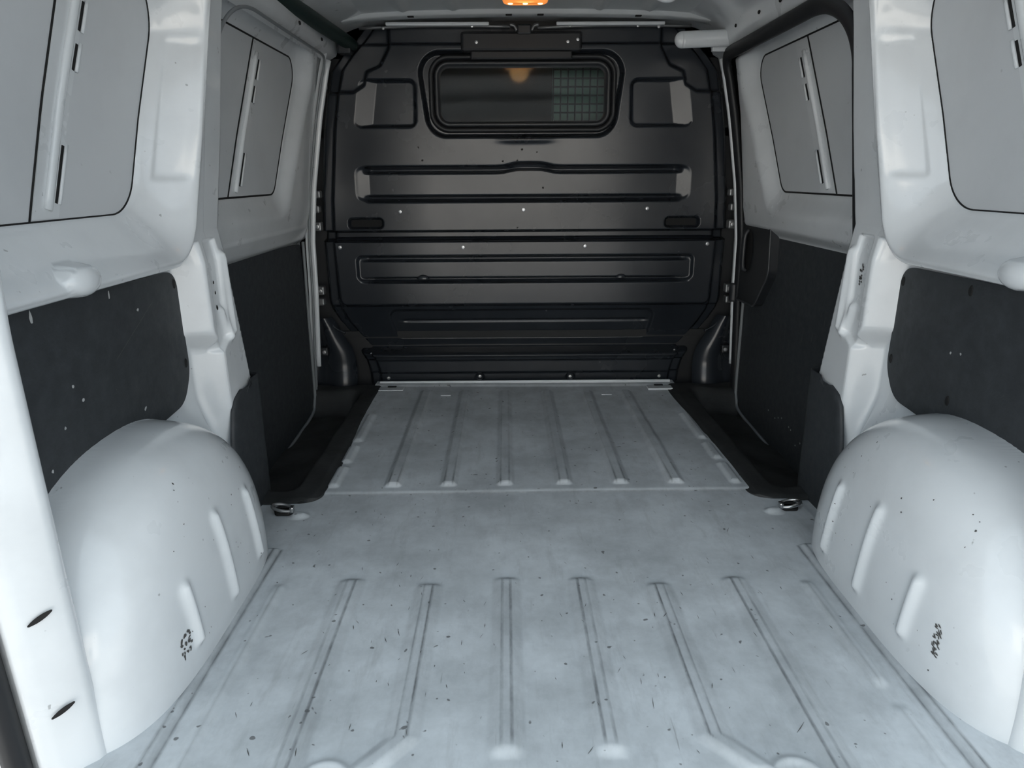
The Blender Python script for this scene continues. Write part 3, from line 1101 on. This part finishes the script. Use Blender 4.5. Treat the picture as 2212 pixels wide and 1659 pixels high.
# hinge cover above the window
hc = box('hinge_cover', (-0.014, YB - 0.030, 1.302), (0.440, 0.050, 0.066), M_BULKD, bulk, 0.010)
hc['label'] = 'black box cover above the bulkhead window'
box('cover_lip', (-0.014, YB - 0.036, 1.258), (0.372, 0.020, 0.030), M_BULKD, bulk, 0.006)
# top edge rail and its clips
for x0, x1 in ((-0.60, -0.055), (0.045, 0.60)):
    tube('top_rail', smooth_path([(x0, 2.775, 1.347), ((x0 + x1) / 2, 2.775, 1.355), (x1, 2.775, 1.351)], 6), 0.009, 0.006, M_DSTEEL, bulk, 8)
box('top_clip', (-0.004, 2.770, 1.340), (0.052, 0.03, 0.034), M_PLAST, bulk, 0.006)
for sgn in (-1, 1):
    tube('top_clip_horn', smooth_path([(-0.004 + sgn * 0.052, 2.765, 1.356), (-0.004 + sgn * 0.036, 2.765, 1.352), (-0.004 + sgn * 0.026, 2.765, 1.336)], 4), 0.006, 0.006, M_DSTEEL, bulk, 8)

# screws (one mesh shared by all)
def screw_mesh():
    v, f = [], []
    n = 12
    rings = [(1.0, 0.0), (1.0, -0.35), (0.8, -0.6), (0.42, -0.66), (0.36, -0.42)]
    for r, d in rings:
        for k in range(n):
            a = 2 * math.pi * k / n
            v.append((r * math.cos(a), d, r * math.sin(a)))
    for q in range(len(rings) - 1):
        for k in range(n):
            f.append((q * n + k, q * n + (k + 1) % n, (q + 1) * n + (k + 1) % n, (q + 1) * n + k))
    f.append(tuple((len(rings) - 1) * n + k for k in range(n)))
    me = bpy.data.meshes.new('screw')
    me.from_pydata(v, [], f)
    me.materials.append(M_SCREW)
    return me


SCM = screw_mesh()


def screw(x, z, r=0.0055, y=None, parent=bulk):
    o = bpy.data.objects.new('screw', SCM)
    link(o, parent)
    yy = (y_bulk(x, z) if y is None else y) + 0.001
    o.location = Vector((x, yy, z)) - parent.location
    o.scale = (r, r, r)
    return o


for x, z in ((-0.486, 0.703), (-0.006, 0.708), (0.476, 0.710), (-0.726, 0.569), (-0.244, 0.567), (0.235, 0.569), (0.716, 0.575),
             (-0.574, 0.021), (-0.190, 0.022), (0.192, 0.019), (0.567, 0.022)):
    screw(x, z, 0.0078)
for x, z in ((-0.177, 1.298), (0.154, 1.299), (0.190, 1.306)):
    screw(x, z, 0.0065, YB - 0.055)
for x, z in ((-0.512, 1.346), (-0.192, 1.352), (0.161, 1.354), (0.406, 1.352), (0.482, 1.348)):
    screw(x, z, 0.006, 2.765)
for x, z in ((-0.640, 0.128), (0.626, 0.134)):
    screw(x, z, 0.004)


for c in (-0.623, 0.616):
    q = dens(rpoly_outline([(c - 0.060, 0.671), (c + 0.060, 0.671), (c + 0.060, 0.645), (c - 0.060, 0.645)], 0.008, 4), 0.03)
    yb_ = YB - 0.0093
    mesh_obj('slot', [(x, yb_, z) for x, z in q], [tuple(range(len(q)))], M_DARK, bulk, False)

# half round bosses over the lower groove
def dome_bump(name, x, z, r, mat, parent):
    v, f = [], []
    n, m_ = 14, 6
    y0 = YB - 0.036
    for j in range(m_ + 1):
        a = math.pi / 2 * j / m_
        for k in range(n + 1):
            b_ = math.pi * k / n
            v.append((x + r * math.cos(a) * math.cos(b_), y0 - 0.5 * r * math.sin(a), z + 0.72 * r * math.cos(a) * math.sin(b_)))
    for j in range(m_):
        for k in range(n):
            q = j * (n + 1) + k
            f.append((q, q + 1, q + n + 2, q + n + 1))
    return mesh_obj(name, v, f, mat, parent, True)


dome_bump('boss', -0.407, 0.442, 0.024, M_BULK, bulk)
dome_bump('boss', 0.383, 0.444, 0.020, M_BULK, bulk)

# lower corner covers
for s in (-1, 1):
    zs = np.linspace(-0.02, 0.285, 34)
    ts = np.linspace(0, 1, 16)
    P = np.zeros((len(ts), len(zs), 3))
    inner = np.interp(zs, [-0.02, 0.06, 0.11, 0.15, 0.20, 0.26, 0.30], [0.70, 0.70, 0.705, 0.715, 0.745, 0.775, 0.80])
    for i, tt in enumerate(ts):
        P[i, :, 0] = s * (inner + (0.872 - inner) * tt)
        P[i, :, 1] = 2.812 - 0.040 * math.sin(math.pi * min(1, tt * 1.25) ** 0.8) - 0.02 * sst(0.10, 0.0, zs)
        P[i, :, 2] = zs
    grid_obj('corner_cover', P, M_BULK, bulk, flip=(s < 0), custom=False)
    # lip bead over the cover
    tube('corner_bead', smooth_path([(s * 0.80, 2.795, 0.275), (s * 0.775, 2.788, 0.243), (s * 0.735, 2.785, 0.222)], 5), 0.004, 0.004, M_BULK, bulk, 8)

# brackets on the side posts that carry the bulkhead
brk = [(0.800, 0.770, 0), (0.808, 0.715, 0), (0.806, 0.650, 1), (0.815, 0.400, 1), (0.818, 0.355, 0), (0.820, 0.150, 2), (0.742, 1.205, 0), (0.748, 1.160, 1)]
for s in (-1, 1):
    for x, z, k in brk:
        o = box('bracket', (s * x, 2.775, z), (0.030, 0.040, 0.034 if k != 0 else 0.028), M_DSTEEL if k != 2 else M_PLAST, bulk, 0.005)
        if k:
            screw(s * (x - 0.002), z, 0.009, 2.753)


# ------------------------------------------------------------------ door aperture seals and flanges
def aperture(off_y=0.0, dz=0.0):
    pts = []
    yF = 2.694 + off_y
    for z in np.linspace(-0.02, 1.165 + dz, 24):
        pts.append((float(trim_x(z)) - 0.004, yF, z))
    c = [(2.690, 1.200), (2.672, 1.228), (2.635, 1.240)]
    for y, z in c:
        pts.append((float(trim_x(z)) - 0.008, y + off_y, z + dz))
    for y in np.linspace(2.5, 2.02, 7):
        pts.append((0.704, y, 1.238 + dz))
    for a in np.linspace(0, 90, 9):
        ar = math.radians(a)
        y = 1.95 - 0.25 * math.sin(ar)
        z = 1.238 - 0.19 * (1 - math.cos(ar)) + dz
        pts.append((0.704 + 0.024 * (a / 90), y, z))
    for z in (0.98, 0.90, 0.80, 0.72, 0.64):
        pts.append((0.728 + (1.05 - z) * 0.14, 1.70, z))
    return np.array(pts)


ap = aperture()
R_ = smooth_path([(x, y, z) for x, y, z in ap], 3)
seal = tube('door_seal', R_, 0.022, 0.014, M_SEAL, None, 12, up=(1, 0.0, 0.35))
tag(seal, 'thick black rubber seal framing the right sliding door opening', 'seal')
# bottom run of the seal, grey lip
low = smooth_path([(0.842, 2.672, 0.60), (0.846, 2.672, 0.30), (0.848, 2.672, 0.03), (0.848, 2.655, -0.03), (0.847, 2.60, -0.068), (0.847, 2.3, -0.086), (0.847, 1.66, -0.118)], 8)
o = tube('door_lip', low, 0.007, 0.006, M_GREYTRIM, None, 8, up=(1, 0, 0.3))
tag(o, 'thin grey lip running round the lower edge of the right door lining', 'trim strip')
low2 = low.copy(); low2[:, 0] *= -1
o = tube('panel_lip', low2, 0.006, 0.006, M_GREYTRIM, None, 8, up=(-1, 0, 0.3))
tag(o, 'thin grey lip running round the lower edge of the left wall lining', 'trim strip')
# white flanges beside the front posts
for s, nm, lab in ((-1, 'post_flange', 'narrow white flange standing up the left front post beside the bulkhead'),
                   (1, 'post_flange', 'narrow white flange between the right black door seal and the bulkhead')):
    zs = np.linspace(0.10 if s > 0 else 0.10, 1.235, 40)
    pth = [(s * (float(trim_x(z)) - 0.010), 2.722, z) for z in zs]
    o = tube(nm, pth, 0.007, 0.010, M_WHITE, None, 8, up=(s, 0, 0))
    tag(o, lab, 'flange')
pth = [(-x, y, z) for x, y, z in R_]
o = tube('edge_strip', pth, 0.0045, 0.0045, M_GREYTRIM, None, 8, up=(-1, 0, 0.35))
tag(o, 'slim grey edge strip round the left side opening beside the bulkhead', 'trim strip')

# ------------------------------------------------------------------ step well mats
def mat_z(X, Y):
    ax = np.abs(X)
    dn = sst(0.650, 0.700, ax) * sst(1.745, 1.83, Y) * sst(2.690, 2.61, Y)
    z = 0.010 - 0.090 * dn
    z = z - 0.020 * sst(0.80, 0.84, ax) * dn * 0 
    z = z - 0.006 * sst(0.012, 0.0, Y - 1.690) - 0.006 * sst(0.012, 0.0, ax - 0.588)
    z = z + 0.004 * np.sin(Y * 23 + ax * 31) * sst(0.60, 0.70, ax)
    return z


for s in (-1, 1):
    xs = edges(0.580, 0.852, 0.006)
    ysm = edges(1.690, 2.745, 0.010)
    Xm, Ym = np.meshgrid(xs, ysm, indexing='ij')
    # round the near inner corner
    cr_ = 0.05
    near = np.clip((1.690 + cr_ - Ym) / cr_, 0, 1)
    shift = cr_ * (1 - np.sqrt(np.clip(1 - near ** 2, 0, 1)))
    lead = 0.580 + shift + 0.006 * np.sin(Ym * 9)
    Xs = lead + (Xm - 0.580) / (0.852 - 0.580) * (0.852 - lead)
    Pm = np.stack([s * Xs, Ym, mat_z(Xs, Ym)], -1)
    sw = 'left' if s < 0 else 'right'
    mat_o = thing('step_mat', 'black rubber mat lying in the %s side step well beside the floor plate' % sw, 'mat', (s * 0.72, 2.2, 0.0), 'step well mats')
    grid_obj('mat_sheet', Pm, M_RUBBER, mat_o, flip=(s > 0), custom=False)
    v, f = [], []
    ring = [Pm[i, 0] for i in range(Pm.shape[0])][::-1] + [Pm[0, j] for j in range(Pm.shape[1])]
    for p in ring:
        v += [tuple(p), (p[0], p[1], -0.002)]
    for i in range(len(ring) - 1):
        f.append((2 * i, 2 * i + 2, 2 * i + 3, 2 * i + 1))
    mesh_obj('mat_edge', v, f, M_RUBBER, mat_o, True)

# black covers at the front foot of the wheel arches
for s in (-1, 1):
    sw = 'left' if s < 0 else 'right'
    zs = np.linspace(-0.08, 0.338, 44)
    ts = np.linspace(0, 1, 26)
    P = np.zeros((len(ts), len(zs), 3))
    yr_ = np.interp(zs, [-0.1, 0.0, 0.10, 0.22, 0.29, 0.325, 0.338], [1.565, 1.560, 1.560, 1.580, 1.603, 1.630, 1.665])
    for i, tt in enumerate(ts):
        yy = yr_ + (1.835 - yr_) * tt
        xx = 0.737 - 0.004 * math.sin(math.pi * tt) + 0.105 * sst(1.775, 1.835, yy)
        xx = xx + 0.008 * (1 - sst(0.0, 0.06, tt))
        P[i, :, 0] = s * xx
        P[i, :, 1] = yy
        P[i, :, 2] = zs - 0.012 * np.exp(-((zs - 0.338) / 0.02) ** 2) * (tt < 0.3)
    o = grid_obj('step_cover', P, M_CARD, None, flip=(s > 0), custom=False)
    md = o.modifiers.new('thickness', 'SOLIDIFY')
    md.thickness = 0.004
    tag(o, 'black plastic cover at the front foot of the %s wheel arch, beside the step mat' % sw, 'cover', 'wheel arch foot covers')

# ------------------------------------------------------------------ latch cover and handle on the right door
lt = thing('door_latch', 'black plastic latch cover with recessed pull handle on the right sliding door', 'latch', (0.83, 2.52, 0.5))
outl = rounded([(2.695, 0.668), (2.395, 0.668), (2.375, 0.505), (2.49, 0.375), (2.690, 0.372)], [0.02, 0.02, 0.03, 0.02, 0.01])
plate('latch_plate', dens(outl), lambda y, z: 0.822, 0.03, 1, M_PLAST, lt, 6)
tube('latch_rim', [(0.821, y, z) for y, z in dens(outl, 0.02)], 0.004, 0.003, M_RIM, lt, 6, up=(1, 0, 0), closed=True)
disc_on_wall('handle_recess', 1, 0.820, 2.595, 0.565, 0.045, 0.078, M_DARK, lt, 0.001)
tube('handle_lever', smooth_path([(0.818, 2.600, 0.640), (0.806, 2.600, 0.622), (0.804, 2.600, 0.560), (0.806, 2.600, 0.506), (0.818, 2.600, 0.492)], 5), 0.013, 0.009, M_PLAST, lt, 8, up=(1, 0, 0))
tube('hinge_barrel', [(0.818, 2.705, 0.358), (0.818, 2.705, 0.366), (0.818, 2.705, 0.42), (0.818, 2.705, 0.428)], 0.020, 0.018, M_PLAST, lt, 12, up=(0, 1, 0))

# ------------------------------------------------------------------ right upper arm, roof loop, left dark rail
arm = thing('support_arm', 'white flat arm with rounded end reaching from right roof rail across bulkhead corner', 'bracket', (0.70, 2.63, 1.287))
pa = smooth_path([(0.537, 2.63, 1.281), (0.60, 2.63, 1.2835), (0.67, 2.63, 1.286), (0.74, 2.63, 1.290)], 6)
tube('arm_bar', pa, 0.016, 0.0275, M_WHITE, arm, 14)
v, f = [], []
for j in range(7):
    a = math.pi / 2 * j / 6
    for k in range(14):
        b_ = 2 * math.pi * k / 14
        v.append((0.537 - 0.026 * math.sin(a), 2.63 + 0.016 * math.cos(a) * math.cos(b_), 1.281 + 0.0275 * math.cos(a) * math.sin(b_)))
for j in range(6):
    for k in range(14):
        f.append((j * 14 + k, j * 14 + (k + 1) % 14, (j + 1) * 14 + (k + 1) % 14, (j + 1) * 14 + k))
mesh_obj('rounded_end', v, f, M_WHITE, arm, True)
box('arm_gusset', (0.70, 2.66, 1.262), (0.10, 0.02, 0.03), M_WHITE, arm, 0.004)

loop = []
for k in range(25):
    a = math.radians(180 + 180 * k / 24)
    loop.append((0.395 + 0.036 * math.cos(a), 2.26 + 0.02 * math.sin(a), 1.350 + 0.030 * math.sin(a)))
lo_ = tube('roof_loop', [(0.359, 2.27, 1.385)] + loop + [(0.431, 2.27, 1.385)], 0.008, None, M_WHITE, None, 10, up=(0, 1, 0))
tag(lo_, 'white U-shaped loop hanging from the roof right of the orange lamp', 'hook')

pl = smooth_path([(-0.640, 2.800, 1.300), (-0.652, 2.70, 1.304), (-0.676, 2.45, 1.310), (-0.698, 2.15, 1.316), (-0.705, 1.85, 1.318)], 6)
gr = thing('rail_lining', 'dark green padded strip along the left roof rail up to the bulkhead corner', 'lining', (-0.665, 2.4, 1.32))
tube('lining_strip', pl, 0.030, 0.024, M_GREEN, gr, 12, up=(0.5, 0, 0.8))
box('end_clip', (-0.655, 2.770, 1.285), (0.050, 0.05, 0.05), M_PLAST, gr, 0.008)

# holes and studs in the roof rails
for s, items in ((1, ((2.30, 1.300), (2.13, 1.295), (2.52, 1.305))), (-1, ((2.30, 1.275), (2.56, 1.275)))):
    for (y, z) in items:
        wl = WR if s > 0 else WL
        disc_on_wall('rail_hole', s, 0.686, y, z, 0.010, 0.006, M_DARK, wl, 0.002)

# ------------------------------------------------------------------ lamp
lamp = thing('ceiling_lamp', 'glowing orange oblong dome lamp on the roof above the bulkhead window', 'lamp', (-0.012, 2.33, 1.37))


def rounded_block(name, cx, cy, z_top, z_bot, lx, ly, r, mat, parent, bev=0.008):
    P = [(cx - lx / 2, cy - ly / 2), (cx + lx / 2, cy - ly / 2), (cx + lx / 2, cy + ly / 2), (cx - lx / 2, cy + ly / 2)]
    loops = [(0.0, z_top), (0.0, z_bot + bev), (bev * 0.3, z_bot + bev * 0.3), (bev, z_bot), (min(lx, ly) * 0.35, z_bot)]
    V, Fs = [], []
    n = 0
    for d, z in loops:
        q = rpoly_outline(inset(P, d) if d > 0 else P, max(0.004, r - d), 6)
        n = len(q)
        V += [(x, y, z) for x, y in q]
    for k in range(len(loops) - 1):
        for i in range(n):
            j = (i + 1) % n
            Fs.append((k * n + i, (k + 1) * n + i, (k + 1) * n + j, k * n + j))
    Fs.append(tuple((len(loops) - 1) * n + i for i in range(n)))
    return mesh_obj(name, V, Fs, mat, parent, True)


rounded_block('lamp_base', -0.012, 2.345, 1.40, 1.362, 0.190, 0.125, 0.03, M_ROOF, lamp)
rounded_block('lamp_rim', -0.012, 2.335, 1.365, 1.345, 0.150, 0.080, 0.03, simple('lamp_rim_white', (0.5, 0.5, 0.5), 0.4), lamp)
ln_ = rounded_block('lamp_lens', -0.012, 2.325, 1.350, 1.330, 0.138, 0.066, 0.03, M_LENS, lamp, 0.010)
for dx in (-0.045, 0.0, 0.045):
    rounded_block('bulb', -0.012 + dx, 2.325, 1.336, 1.3275, 0.016, 0.014, 0.006, M_BULB, lamp, 0.003)
ld = bpy.data.lights.new('lamp_glow', 'POINT')
ld.energy = 0.08
ld.color = (1.0, 0.55, 0.2)
ld.shadow_soft_size = 0.04
lo2 = bpy.data.objects.new('lamp_glow', ld)
link(lo2)
lo2.location = (-0.012, 2.325, 1.315)

# ------------------------------------------------------------------ lashing rings on the floor
for s in (-1, 1):
    sw = 'left' if s < 0 else 'right'
    rg = thing('lashing_ring', 'steel lashing ring folded on the floor beside the %s step mat' % sw, 'ring', (s * 0.640, 1.628, 0.0), 'floor lashing rings')
    pts = []
    for k in range(28):
        a = 2 * math.pi * k / 28
        pts.append((s * (0.657 + 0.026 * math.cos(a)), 1.632 + 0.017 * math.sin(a), 0.016 + 0.006 * math.cos(a)))
    tube('ring', pts, 0.0045, None, M_STEEL if s > 0 else M_DSTEEL, rg, 8, closed=True)
    rounded_block('ring_base', s * 0.655, 1.632, 0.0, 0.012, 0.046, 0.028, 0.012, M_DARK, rg, 0.003)
    box('ring_clip', (s * 0.632, 1.628, 0.014), (0.010, 0.020, 0.016), M_STEEL, rg, 0.003)

# ------------------------------------------------------------------ marks and wear
def wall_marks(name, s, items, xf, mat, parent):
    """small irregular flat chips following the wall: items (y, z, half length, half width, angle)"""
    v, f = [], []
    for y, z, hl, hw, an in items:
        n = 8
        b0 = len(v)
        for k in range(n):
            a = 2 * math.pi * k / n
            r = 0.7 + 0.5 * random.random()
            dy, dz = hl * r * math.cos(a), hw * r * math.sin(a)
            yy = y + dy * math.cos(an) - dz * math.sin(an)
            zz = z + dy * math.sin(an) + dz * math.cos(an)
            v.append((s * (float(xf(yy, zz)) - 0.0008), yy, zz))
        f.append(tuple(range(b0, b0 + n)))
    o = mesh_obj(name, v, f, mat, parent, False)
    o['kind'] = 'stuff'
    return o


ax_f = lambda y, z: float(wall_rear_x(np.array([float(y)]), np.array([float(z)]))[0])
wall_marks('chip_marks', -1, [(1.052, 0.630, 0.004, 0.012, 0), (1.27, 0.630, 0.003, 0.010, 0), (1.36, 0.585, 0.004, 0.003, 0), (1.12, 0.50, 0.004, 0.003, 0), (1.14, 0.47, 0.004, 0.004, 0.3),
                               (1.33, 0.39, 0.006, 0.003, 0.7), (1.08, 0.44, 0.003, 0.003, 0), (1.03, 0.385, 0.003, 0.003, 0), (0.945, 0.315, 0.005, 0.010, 0.3)], rcx, M_MARK, rl)
wall_marks('scratch', -1, [(1.27 + 0.02 * k, 0.515 + 0.010 * k, 0.014, 0.0006, 0.45) for k in range(8)], rcx, simple('faint_scratch', (0.10, 0.105, 0.10), 0.6), rl)
wall_marks('chip_marks', 1, [(1.325, 0.495, 0.003, 0.003, 0), (1.295, 0.500, 0.003, 0.003, 0), (1.09, 0.36, 0.004, 0.004, 0)], rcx, M_MARK, rr)
its = []
for k in range(26):
    its.append((0.985 + 0.032 * random.random(), 0.060 + 0.04 * random.random(), 0.002 + 0.003 * random.random(), 0.0015 + 0.002 * random.random(), random.random() * 3))
archL = bpy.data.objects['wheel_arch']
archR = bpy.data.objects['wheel_arch.001']
wall_marks('scuff_marks', -1, [(1.03 + 0.10 * (a - 1.02) , b_, c, d, q) if False else (a, b_, c, d, q) for a, b_, c, d, q in its], ax_f, M_SCUFF, archL)
its = [(0.955 + 0.012 * random.random() + 0.004 * k / 30, 0.075 + 0.055 * k / 30, 0.004, 0.0015, random.random() * 1.2) for k in range(30)]
wall_marks('scuff_marks', 1, its, ax_f, M_SCUFF, archR)
sp = [(0.95 + 0.5 * random.random(), 0.03 + 0.30 * random.random(), 0.0008 + 0.0012 * random.random(), 0.0008 + 0.0012 * random.random(), 0) for k in range(26)]
wall_marks('speck_marks', -1, sp, ax_f, M_SCUFF, archL)
sp = [(0.95 + 0.5 * random.random(), 0.03 + 0.30 * random.random(), 0.0008 + 0.0012 * random.random(), 0.0008 + 0.0012 * random.random(), 0) for k in range(26)]
wall_marks('speck_marks', 1, sp, ax_f, M_SCUFF, archR)
wall_marks('smudge_marks', 1, [(1.622 + 0.012 * random.random(), 0.585 + 0.05 * random.random(), 0.004, 0.003, random.random()) for k in range(14)], ax_f, M_SCUFF, WR)
wall_marks('post_holes', -1, [(1.625, 0.60, 0.004, 0.005, 0), (1.628, 0.575, 0.004, 0.005, 0), (1.625, 0.54, 0.004, 0.006, 0)], ax_f, M_DARK, WL)

def bulk_marks(items):
    v, f = [], []
    for x, z, r in items:
        b0 = len(v)
        for k in range(7):
            a = 2 * math.pi * k / 7
            q = r * (0.7 + 0.5 * random.random())
            v.append((x + q * math.cos(a), y_bulk(x, z) - 0.0012, z + q * math.sin(a)))
        f.append(tuple(range(b0, b0 + 7)))
    o = mesh_obj('chip_marks', v, f, M_DARK, bulk, False)
    o['kind'] = 'stuff'


bulk_marks([(-0.405, 0.940, 0.004), (-0.392, 0.893, 0.004), (-0.085, 0.888, 0.004), (-0.03, 0.890, 0.004), (-0.037, 0.958, 0.004), (-0.012, 0.931, 0.0045), (0.045, 0.921, 0.003),
            (-0.13, 0.735, 0.003), (-0.03, 0.64, 0.003), (0.07, 0.79, 0.004)])
wall_marks('chip_marks', 1, [(2.30 - 0.04 * k + 0.03 * random.random(), 0.02 + 0.05 * random.random() - 0.006 * k, 0.004, 0.003, 0) for k in range(12)], lambda y, z: 0.8515, M_MARK, fr)
wall_marks('scratch', 1, [(2.05, 0.36, 0.003, 0.02, 0.2), (2.12, 0.34, 0.002, 0.03, 0.1), (1.98, 0.42, 0.002, 0.016, 0.0)], lambda y, z: 0.8515, simple('faint_scratch_right', (0.08, 0.085, 0.085), 0.6), fr)

# floor scratches: thin dark slivers
v, f = [], []
for k in range(110):
    x = random.uniform(-0.55, 0.55)
    y = random.uniform(0.84, 1.72)
    ln = random.uniform(0.002, 0.009) * (1 if random.random() < 0.95 else 2.2)
    an = math.radians(random.gauss(90, 22))
    wd = random.uniform(0.0003, 0.0008)
    dx, dy = math.cos(an), math.sin(an)
    b0 = len(v)
    for q, r in ((-1, -0.3), (0, -1), (1, -0.2), (1, 0.2), (0, 1), (-1, 0.3)):
        px, py = x + dx * ln * q - dy * wd * r, y + dy * ln * q + dx * wd * r
        pz = float(floor_z(np.array([px]), np.array([py]))[0][0]) + 0.0009
        v.append((px, py, pz))
    f.append(tuple(range(b0, b0 + 6)))
o = mesh_obj('scratch_marks', v, f, M_SCUFF, flo, False)
o['kind'] = 'stuff'

# ------------------------------------------------------------------ ground outside
g = mesh_obj('ground', [(-30, -40, -0.62), (30, -40, -0.62), (30, 30, -0.62), (-30, 30, -0.62)], [(0, 1, 2, 3)], M_ASPH, None, False)
struct(g)
M_FACADE = paint_mat('cream_render', (0.64, 0.62, 0.585), 0.8, 0.0, 0.3, 0.0)
fc = box('wall_back', (0, -11.0, 1.3), (26, 0.4, 3.9), M_FACADE, None)
struct(fc)
for x, z, wd, ht in ((-7.5, 0.55, 1.6, 1.9), (-3.6, 0.75, 1.3, 1.3), (-0.7, 0.75, 1.1, 1.3), (1.75, 0.35, 1.0, 1.9), (5.2, 0.6, 2.4, 2.3), (9.0, 0.8, 1.4, 1.3)):  # unseen facade windows, added to break the bulkhead reflections into dark patches
    box('added_window', (x, -10.78, z), (wd, 0.06, ht), simple('added_window_glass', (0.03, 0.035, 0.04), 0.15), fc)
    box('added_sill', (x, -10.72, z - ht / 2 - 0.05), (wd + 0.2, 0.16, 0.07), M_FACADE, fc)
